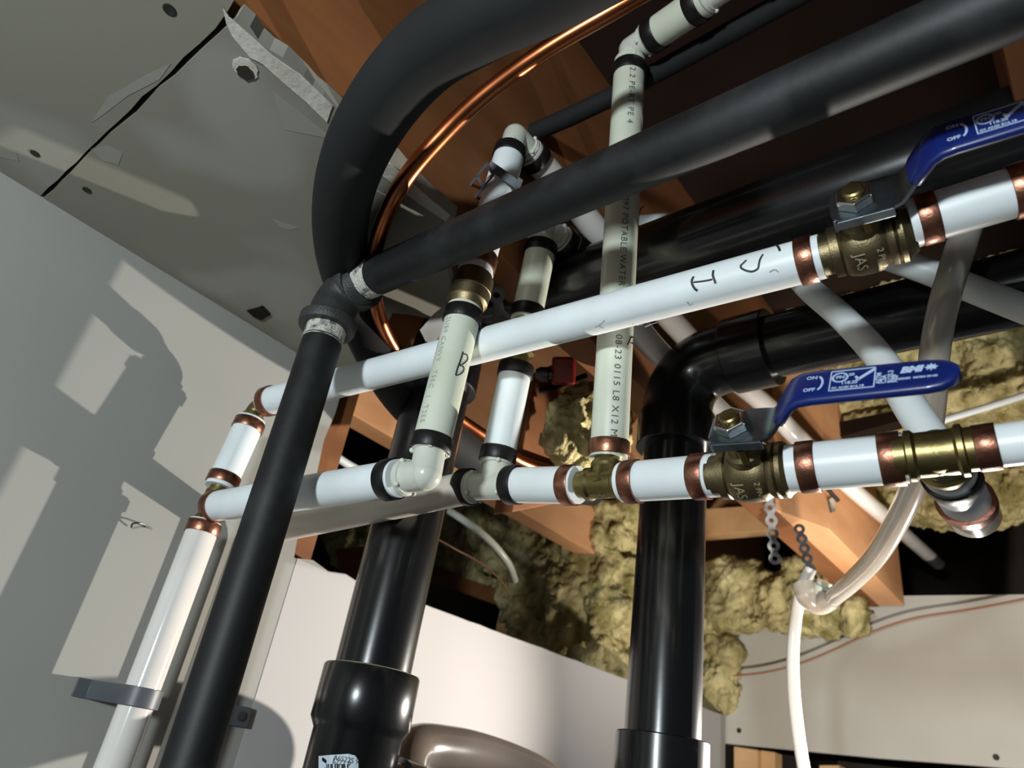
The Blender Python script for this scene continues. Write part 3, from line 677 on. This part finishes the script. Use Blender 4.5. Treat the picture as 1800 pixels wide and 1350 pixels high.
# ------------------------------------------------------------------ ball valves
def valve(c, a, label, theta, hrot, hst):
    c = Vector(c); a = Vector(a).normalized()
    e1_ = (cup - a * cup.dot(a)).normalized(); tc_ = tocam(c); e2_ = (tc_ - a * tc_.dot(a) - e1_ * tc_.dot(e1_)).normalized()
    n = (e1_ * math.cos(theta) + e2_ * math.sin(theta)).normalized(); tr = n.cross(a)   # tr points away/down
    if tr.dot(e2_) < 0: tr = -tr
    t = thing('ball_valve', label, 'valve', c, 'brass ball valves')
    prof = [(-.0290, .0110), (-.0262, .0112), (-.0262, .0128), (-.0205, .0130), (-.0200, .0158), (-.0150, .0160), (-.0142, .0152), (-.0125, .0170), (-.0070, .0186), (.0000, .0190), (.0060, .0184), (.0095, .0166), (.0105, .0160), (.0120, .0172), (.0150, .0176), (.0160, .0164), (.0172, .0176), (.0200, .0176), (.0212, .0160), (.0262, .0128), (.0262, .0110), (.0290, .0105)]
    MB().lathe(c, a, prof, 48).build('valve_body', M['brassc'], t)
    b = MB(); b.lathe(c + n * .012, n, [(0, .0125), (.008, .0115), (.010, .0095), (.0195, .0088), (.0195, .0002)], 32); b.build('bonnet', M['brassc'], t)
    b = MB(); b.lathe(c + n * .018, n, [(0, .0066), (hst - .018 + .004, .0066), (hst - .018 + .004, .0002)], 24); b.build('stem', M['brass'], t)
    b = MB(); b.box(c + n * .0255 + tr * .0105 + a * .003, a * .0020, tr * .0026, n * .0060); b.build('stop_peg', M['brass'], t, bevel=.0006, smooth=0)
    # handle: rotated a little about the stem
    ah = (a * math.cos(hrot) + tr * math.sin(hrot)).normalized(); th = (tr * math.cos(hrot) - a * math.sin(hrot)).normalized()
    h0 = c + n * hst
    hd = thing_part('handle_plate', t)
    def strip(sts, th_, m, nm, par, bev=.0008):
        rings = []
        sts = [(.02 + (x - .02) * .80 if x > .02 else x, h, w2) for x, h, w2 in sts]
        for i, (x, h, w2) in enumerate(sts):
            x0, hA, _ = sts[max(i - 1, 0)]; x1, hB, _ = sts[min(i + 1, len(sts) - 1)]
            tg = (ah * (x1 - x0) + n * (hB - hA)).normalized(); nn = (n - tg * n.dot(tg)).normalized()
            p = h0 + ah * x + n * h
            rr = min(th_ * .5, w2 * .9); rg = []
            for k in range(16):
                an = 2 * PI * k / 16
                cx_, sx_ = math.cos(an), math.sin(an)
                px_ = math.copysign(abs(cx_) ** .45, cx_) * w2 if th_ > .003 else math.copysign(1 if abs(cx_) > .3 else abs(cx_) / .3, cx_) * w2
                pz_ = math.copysign(abs(sx_) ** .6, sx_) * th_ / 2
                rg.append(p + th * px_ + nn * pz_)
            rings.append(rg)
        return MB().ring_strip(rings).build(nm, M[m], par, smooth=50)
    plate = strip([(-.0135, -.0005, .0075), (-.0125, 0, .0105), (-.009, 0, .0135), (0, 0, .0142), (.018, 0, .0138), (.024, .0008, .0125), (.029, .0045, .0112), (.040, .0160, .0102), (.046, .0215, .0095), (.056, .0240, .0090), (.120, .0240, .0088)], .0022, 'steel', 'handle_plate', t)
    # turned-down lip at the back of the plate
    MB().box(h0 - ah * .0120 - n * .004 + th * .004, ah * .0010, th * .0085, n * .0045).build('stop_lip', M['steel'], t, bevel=.0005, smooth=0)
    MB().box(h0 + ah * .004 - n * .0025 + th * .0138, ah * .0150, th * .0009, n * .0030).build('side_lip', M['steel'], t, bevel=.0005, smooth=0)
    b = MB(); b.lathe(h0 + n * .001, n, [(0, .0105), (.0008, .0108), (.0060, .0108), (.0068, .0098), (.0068, .0068), (.0040, .0066)], 6); b.build('hex_nut', M['chrome'], t, bevel=.0005, smooth=0)
    MB().lathe(h0 + n * .001, n, [(0, .0062), (.0088, .0060), (.0096, .0050), (.0098, .0002)], 24).build('stem_end', M['brass'], t)
    g = strip([(.0330, .0085, .0100), (.0345, .0100, .0122), (.040, .0158, .0126), (.046, .0216, .0126), (.052, .0240, .0126), (.060, .0246, .0124), (.100, .0246, .0118), (.128, .0246, .0112), (.136, .0246, .0100), (.141, .0246, .0078), (.1445, .0246, .0045), (.1455, .0246, .0012)], .0062, 'blue', 'handle_grip', t)
    g['label'] = 'blue vinyl handle grip'
    gp = h0 + n * (.0246 + .0031)
    tu = -th          # reading direction: text top points up in the photo
    K = .80
    def X_(x): return .02 + (x - .02) * K
    def T(s, x, y, size, **k): return text_flat(s, gp + ah * X_(x) + tu * y, ah, tu, n, size * (K + .04), g, **k)
    T('ON', .0565, .0045, .0042, bold=.0001); T('OFF', .0555, -.0050, .0042, bold=.0001)
    rings = []
    for i in range(13):
        an = -1.1 + 2.2 * i / 12; p = gp + n * .0002 + ah * (X_(.0625) + .0038 * math.cos(an)) + tu * (.0058 * math.sin(an)); o_ = (ah * math.cos(an) + tu * math.sin(an)) * .00055
        rings.append([p - o_, p + o_, p + o_ - n * .0002, p - o_ - n * .0002])
    MB().ring_strip(rings).build('printed_arc', M['wht'], g, smooth=0)
    bx = MB()
    for (x, y, w_, h_) in ((.0855, .0078, .0135, .0003), (.0855, -.0072, .0135, .0003), (.0722, 0, .0003, .0075), (.0990, 0, .0003, .0075)):
        bx.box(gp + n * .0002 + ah * X_(x) + tu * y, ah * w_ * (K if w_ > .001 else 1), tu * h_, n * .00015)
    bx.box(gp + n * .0002 + ah * X_(.0935) + tu * .0028, (ah * .0042 + tu * .0038), (tu * .0006 - ah * .0006), n * .00015)
    bx.box(gp + n * .0002 + ah * X_(.0888) + tu * .0006, (ah * .0010 - tu * .0016), (tu * .0005 + ah * .0005), n * .00015)
    for i in range(20):
        an = 2 * PI * i / 20; bx.box(gp + n * .0002 + ah * (X_(.0780) + .0036 * math.cos(an)) + tu * (.0026 + .0034 * math.sin(an)), ah * .0006, tu * .0004, n * .00015)
    bx.build('printed_frame', M['wht'], g, smooth=0)
    T('PN', .0755, .0026, .0040, bold=.0001); T('20', .0832, .0040, .0034, bold=.0001); T('118.2S', .0790, -.0022, .0036, bold=.0001); T('SX ANSI B16.18', .0735, -.0055, .0028, bold=.00008)
    for x, s in ((.1015, 'ASTM'), (.1045, 'CSA'), (.1082, 'B125.3'), (.1110, 'NSF')):
        text_flat(s, gp + ah * X_(x) - tu * .0055, tu, -ah, n, .0034, g, bold=.00012)
    T('BMI', .1140, .0028, .0072, bold=.0004, shear=.25); T('SERIES  MDB4-20-06', .1125, -.0035, .0024, bold=.00008)
    lf = MB(); lc = gp + ah * X_(.1305) + tu * .0032 + n * .0002
    lf.prism([lc + ah * x * .0024 + tu * y * .0024 for x, y in ((0, 1.2), (.3, .6), (.8, .9), (.7, .3), (1.3, .2), (.8, -.3), (.9, -.7), (.1, -.5), (.1, -1.1), (-.1, -1.1), (-.1, -.5), (-.9, -.7), (-.8, -.3), (-1.3, .2), (-.7, .3), (-.8, .9), (-.3, .6))], n * .0001)
    lf.build('maple_leaf_print', M['wht'], g, smooth=0)
    # raised casting letters on the body
    vf = (tc_ - a * tc_.dot(a)).normalized(); vf = (vf * math.cos(.55) - e1_ * math.sin(.55)).normalized(); vt = vf.cross(a)
    vs = [('JAS', -.0052), ('2 PN 9', .0062)]
    for s, x in vs:
        m_, fs_ = text_mesh(s, .0085 if s == 'JAS' else .0050); bb = MB(); dnc = (-e1_ + vf * e1_.dot(vf)); dnc = (dnc - a * dnc.dot(a)).normalized(); rr = .0192
        for v in m_:
            ph = (v.x - .005) / rr; bb.v.append(c + a * (x + v.y) + (vf * math.cos(ph) + dnc * math.sin(ph)) * (rr + .0006))
        bb.f = fs_
        bb.build('cast_letters', M['letter'], t, smooth=0)
    return t
def thing_part(*a): return None
valve(P(1325, 830, .447), M3.d * .5 + M2.d * .5, 'lower brass ball valve with blue handle lying over the black drain', math.radians(42), math.radians(4), .0400)
valve(P(1524, 428, .437), UA.d * .4 + UB.d * .6, 'upper brass ball valve whose blue handle runs off the right edge', math.radians(54), math.radians(3), .0345)

# ------------------------------------------------------------------ black drains
ra = .0332
AMx, AMy = on(720, 900, 1, .432).x, .432
def hub(mb, c, d, L, r=.0402): mb.lathe(c, d, [(-L / 2, ra), (-L / 2, r - .001), (-L / 2 + .001, r), (L / 2 - .001, r), (L / 2, r - .001), (L / 2, ra)], 56)
am = Line(Vector((AMx, AMy, H + .4)), Vector((AMx, AMy, H)))
t = thing('drain_pipe', 'middle black drain stack, upright behind the white lines', 'drain pipe', am.at(py=1000), 'black drain pipes')
zm = H + .440; hy = am.at(py=1240).z
MB().lathe(Vector((AMx, AMy, hy)), (0, 0, 1), [(0, ra), (zm - hy - .075, ra)], 56).build('pipe_body', M['abs'], t)
t = thing('drain_elbow', 'black drain elbow at the top of the middle stack, behind the brass coupling', 'pipe fitting', Vector((AMx, AMy, zm)))
b = MB(); cc = Vector((AMx, AMy, zm)); b.tube(bend(cc - Vector((0, 0, .075)), cc, cc + Vector((.09, .015, 0)), .055, 12), .0375, 48); hub(b, cc - Vector((0, 0, .075)), (0, 0, 1), .038); hub(b, cc + Vector((.075, .0125, 0)), (1, .16, 0), .035)
b.build('elbow_body', M['abs'], t)
t = thing('drain_pipe', 'upper black drain running right from the middle stack above the marked white pipe', 'drain pipe', cc + Vector((.2, .015, 0)), 'black drain pipes')
MB().lathe(cc + Vector((.09, .015, 0)), (1, 0, 0), [(0, ra), (1.25, ra)], 56).build('pipe_body', M['abs'], t)
# wye at the foot of the middle stack
bw = Vector((AMx, AMy, hy))
t = thing('drain_wye', 'black drain wye with a barcode sticker at the foot of the middle stack', 'pipe fitting', bw)
b = MB(); b.lathe(bw + Vector((0, 0, .006)), (0, 0, -1), [(-.022, ra), (-.022, .0405), (-.020, .0418), (.020, .0418), (.024, .0395), (.028, .0372), (.20, .0372)], 56)
b.build('wye_body', M['abs'], t)
MB().lathe(bw + Vector((0, 0, .0285)), (0, 0, 1), [(-.001, ra), (-.001, ra + .0022), (.0008, ra + .0016), (.0012, ra)], 56).build('cement_bead', M['glue'], t, label='pale cement bead')
dside = (Vector((.20, .9, -.1))).normalized()
b = MB(); b.lathe(bw + Vector((0, 0, -.068)), dside, [(0, .033), (.040, .036), (.042, .040), (.060, .040), (.060, .036)], 48); b.build('side_branch', M['abs'], t)
sp = Line(bw, bw - Vector((0, 0, 1)))
b = MB()
cols = []
for px_, tops in ((560, 1329), (580, 1327), (600, 1326), (612, 1325), (624, 1328), (630, 1336)):
    cols.append([hit_cyl(px_, y, sp, .0376) for y in (tops, 1345, 1360, 1385)])
base = len(b.v)
for c_ in cols: b.v += c_
for i in range(len(cols) - 1):
    for k in range(3): b.f.append((base + i * 4 + k, base + i * 4 + k + 1, base + (i + 1) * 4 + k + 1, base + (i + 1) * 4 + k))
stk = b.build('sticker', M['sticker'], t, smooth=0)
b = MB()
for i, px_ in enumerate((574, 577, 582, 584, 589, 593, 596, 601, 604, 606, 611)):
    q0, q1 = hit_cyl(px_, 1343, sp, .0378), hit_cyl(px_ - 1, 1385, sp, .0378); b.tube([q0, q1], .0003 + .0002 * (i % 3), 6)
b.build('printed_bars', M['ink'], stk, smooth=0)
ax_ = Vector((0, 0, -1)); q = hit_cyl(586, 1331, sp, .0378); nq = (q - bw); nq.z = 0; nq.normalize(); tq = nq.cross(Vector((0, 0, -1)))
if tq.dot(cright) < 0: tq = -tq
for s, yy in (('A6522S 9', 1332), ('6222 9', 1339)):
    m_, fs_ = text_mesh(s, .0052); b = MB(); q = hit_cyl(588, yy, sp, .0378)
    for v in m_:
        ph = v.x / .0378; b.v.append(Vector((AMx, AMy, q.z + v.y)) + (nq * math.cos(ph) + tq * math.sin(ph)) * .0379)
    b.f = fs_; b.build('printed_text', M['ink'], stk, smooth=0)
# cast marks on the wye hub
# grey translucent bend
g = [bw + Vector((0, 0, -.068)) + dside * .055, on(720, 1322, 1, AMy + .10), on(790, 1316, 1, AMy + .16), on(870, 1335, 1, AMy + .22), on(950, 1370, 1, AMy + .27), on(1010, 1420, 1, AMy + .30)]
o = MB().tube(spline(g, 8), .021, 40).build('grey_hose', M['grey']); tag(o, 'glossy grey-brown hose arching right from the black wye at the bottom', 'hose')

# right stack
ARx, ARy = -.334, .62; zr = H + .433
ar = Line(Vector((ARx, ARy, H + .4)), Vector((ARx, ARy, H)))
t = thing('drain_pipe', 'right black drain stack, upright below the middle brass tee', 'drain pipe', ar.at(py=1000), 'black drain pipes')
zz = ar.at(py=1322).z
MB().lathe(Vector((ARx, ARy, zz)), (0, 0, 1), [(0, ra), (zr - zz - .08, ra)], 56).build('pipe_body', M['abs'], t)
t = thing('drain_coupling', 'black drain coupling at the very foot of the right stack', 'pipe fitting', Vector((ARx, ARy, zz)))
MB().lathe(Vector((ARx, ARy, zz + .012)), (0, 0, -1), [(0, ra), (0, .0395), (.001, .0405), (.16, .0405)], 56).build('coupling_body', M['abs'], t)
t = thing('drain_elbow', 'big black drain elbow at the top of the right stack', 'pipe fitting', Vector((ARx, ARy, zr)))
cc = Vector((ARx, ARy, zr)); b = MB(); b.tube(bend(cc - Vector((0, 0, .085)), cc, cc + Vector((.085, 0, 0)), .060, 14), .0376, 52)
hub(b, cc - Vector((0, 0, .082)), (0, 0, 1), .040, .0412); hub(b, cc + Vector((.085, 0, 0)), (1, 0, 0), .045, .0412)
b.build('elbow_body', M['abs'], t)
t = thing('drain_pipe', 'lower black drain running right from the big black elbow', 'drain pipe', cc + Vector((.2, 0, 0)), 'black drain pipes')
MB().lathe(cc + Vector((.1, 0, 0)), (1, 0, 0), [(0, ra), (1.1, ra)], 56).build('pipe_body', M['abs'], t)

# thin black pipe high up
o = MB().tube([P(915, 243, .755), P(1000, 206, .72), P(1088, 164, .70), P(1200, 103, .66), P(1360, 15, .60), P(1500, -62, .55)], .0095, 24).build('black_cable', M['rub'])
tag(o, 'thin black pipe crossing high up behind the printed riser', 'pipe')

# ------------------------------------------------------------------ flexible white tubes
def flex(pts, r, m, label, nm='pex_tube', grp='flexible white tubes', cat='pipe'):
    o = MB().tube(spline([P(*p) for p in pts], 8), r, 32).build(nm, M[m]); return tag(o, label, cat, grp)
flex([(1060, 402, .90), (1135, 394, .85), (1230, 389, .80), (1320, 402, .74), (1372, 450, .68), (1420, 505, .645), (1485, 562, .60), (1550, 634, .545), (1600, 715, .49), (1642, 778, .455)], .011, 'pex', 'white tube arching behind the black drain and down to the right brass tee')
flex([(1050, 452, .90), (1140, 441, .86), (1230, 425, .82), (1330, 400, .80)], .011, 'pex', 'white tube glimpsed just under the arching tube, right of the printed riser')
flex([(1560, 452, .63), (1640, 480, .61), (1720, 512, .585), (1850, 562, .545)], .0115, 'pex', 'white tube slanting to the right edge under the upper valve')
flex([(1600, 758, 1.13), (1660, 738, 1.12), (1760, 708, 1.10), (1900, 662, 1.07)], .0055, 'pex', 'thin white tube in front of the mineral wool at the right edge')
flex([(545, 780, 1.0), (585, 800, 1.02), (630, 826, 1.05), (700, 850, 1.1)], .006, 'pex', 'thin white tube below the orange-lit joist on the left', cat='pipe')
flex([(790, 898, 1.15), (830, 925, 1.12), (865, 955, 1.12), (893, 990, 1.14), (905, 1020, 1.18)], .006, 'pexb', 'thin pale tube drooping in front of the mineral wool sheet')
o = MB().tube(spline([P(*p) for p in ((1800, 160, .575), (1762, 240, .565), (1725, 330, .56), (1690, 430, .555), (1660, 530, .55), (1643, 620, .555), (1638, 700, .57), (1625, 790, .60), (1595, 880, .65), (1545, 970, .74), (1500, 1020, .82), (1462, 1052, .90))], 8), .0108, 36).build('clear_hose', M['clear'])
tag(o, 'translucent hose curving down behind both blue handles', 'hose')
t = thing('hose_fitting', 'lumpy clear plastic fitting where the translucent hose meets the thin tube', 'pipe fitting', P(1437, 1045, .92))
b = MB(); b.tube(spline([P(1462, 1050, .90), P(1440, 1062, .915), P(1420, 1050, .92), P(1412, 1025, .93)], 6), .0135, 28); b.build('fitting_body', M['clear'], t)
MB().lathe(P(1450, 1022, .915), P(1438, 1050, .915) - P(1455, 1005, .915), [(0, .0095), (.006, .0095), (.007, .012), (.013, .012), (.014, .009), (.02, .009)], 24).build('barb', M['poly'], t)
o = MB().tube(spline([P(*p) for p in ((1425, 1000, .945), (1408, 1040, .94), (1396, 1110, .93), (1394, 1190, .91), (1402, 1280, .89), (1418, 1380, .87), (1440, 1500, .85))], 8), .0077, 28).build('drain_tube', M['pexg'])
tag(o, 'thin milky tube hanging down in front of the far grey panel', 'hose')

# orange string
o = MB().tube(spline([on(x, y, 1, 1.555) for x, y in ((1180, 1186), (1240, 1189), (1330, 1184), (1400, 1168), (1470, 1140), (1540, 1108), (1610, 1086), (1700, 1072), (1790, 1055), (1900, 1030))], 6), .0022, 10).build('orange_cord', M['orange'])
tag(o, 'rusty orange cord slung across the far grey panel', 'cord')
o = MB().tube(spline([P(770, 948, 1.14), P(800, 965, 1.13), P(845, 990, 1.13), P(880, 1020, 1.14), P(895, 1045, 1.16)], 6), .0014, 8).build('orange_cord', M['orange'])
tag(o, 'short orange cord lying over the mineral wool beside the middle stack', 'cord')

# ------------------------------------------------------------------ perforated straps
def strap(p0, p1, n_, label, r=.0072, side=None):
    p0, p1 = Vector(p0), Vector(p1); d = (p1 - p0).normalized(); nn = tocam((p0 + p1) / 2); nn = (nn - d * nn.dot(d)).normalized()
    w = d.cross(nn); b = MB(); L = (p1 - p0).length
    for i in range(n_):
        c = p0 + d * (L * i / (n_ - 1))
        b.lathe(c, nn, [(-.0006, r * .42), (-.0006, r), (.0006, r), (.0006, r * .42)], 24, closed=True)
        if i < n_ - 1:
            q = c + d * (L / (n_ - 1) / 2); g_ = L / (n_ - 1) / 2 - r * .72
            b.box(q, d * max(g_, .002), w * r * .55, nn * .00055)
    o = b.build('perforated_strap', M['strap'], smooth=30)
    return tag(o, label, 'strap', 'perforated hanger straps')
strap(P(866, 478, .70), P(888, 602, .68), 4, 'wavy perforated steel strap beside the brass coupling of the B riser', .0085)
strap(P(1352, 870, 1.05), P(1362, 982, 1.05), 6, 'perforated strap hanging straight down below the lower valve', .0088)
strap(P(1405, 930, 1.0), P(1428, 1018, .96), 6, 'perforated strap slanting to the clear hose fitting', .0075)
# red handled cock and scraps
q = P(982, 652, .86)
t = thing('drain_cock', 'small valve with a dark red handle glimpsed beneath the upper white pipe', 'valve', q)
MB().box(q + cright * .006, cright * .014, cup * .017, (R @ Vector((0, 0, 1))) * .006).build('red_handle', M['red'], t, bevel=.003, smooth=0)
MB().lathe(q - cright * .022 - cup * .004, cright, [(-.006, .006), (0, .009), (.008, .009), (.010, .006), (.014, .006)], 20).build('metal_neck', M['strap'], t)
o = MB().tube([P(905, 700, .95), P(970, 682, .97), P(1030, 660, 1.0)], .004, 12).build('black_wire', M['rub']); tag(o, 'thin black wire crossing behind the second riser', 'cable')
# torn drywall paper flap
fl = [P(738, 580, .66), P(762, 552, .66), P(782, 536, .655), P(786, 560, .65), P(772, 592, .645), P(762, 606, .645), P(748, 600, .65)]
o = MB().prism(fl, (R @ Vector((0, 0, -.002)))).build('paper_flap', M['paper'], smooth=0); tag(o, 'torn flap of drywall paper beside the top of the B riser', 'scrap')
# joist nail plate
t = thing('nail_plate', 'small shiny metal tab with a dark nail on the orange-lit joist', 'bracket', on(1460, 885, 0, -.328))
q = on(1462, 888, 0, -.328)
MB().box(q, (.0015, 0, 0), (0, .012, .006), (0, -.004, .010)).build('tab', M['chrome'], t, smooth=0, bevel=.0006)
MB().tube([q + Vector((.001, -.02, .02)), q + Vector((.012, -.004, .004))], .0035, 10).build('nail', M['screw'], t)
# stray hook-shaped wire on the left wall
o = MB().tube(spline([on(x, y, 0, wx + d_) for x, y, d_ in ((231, 927, .002), (233, 921, .006), (242, 919, .008), (254, 922, .006), (262, 928, .002))], 5), .0009, 8).build('bent_nail', M['strap']); tag(o, 'tiny bent wire nail sticking out of the left wall', 'nail')
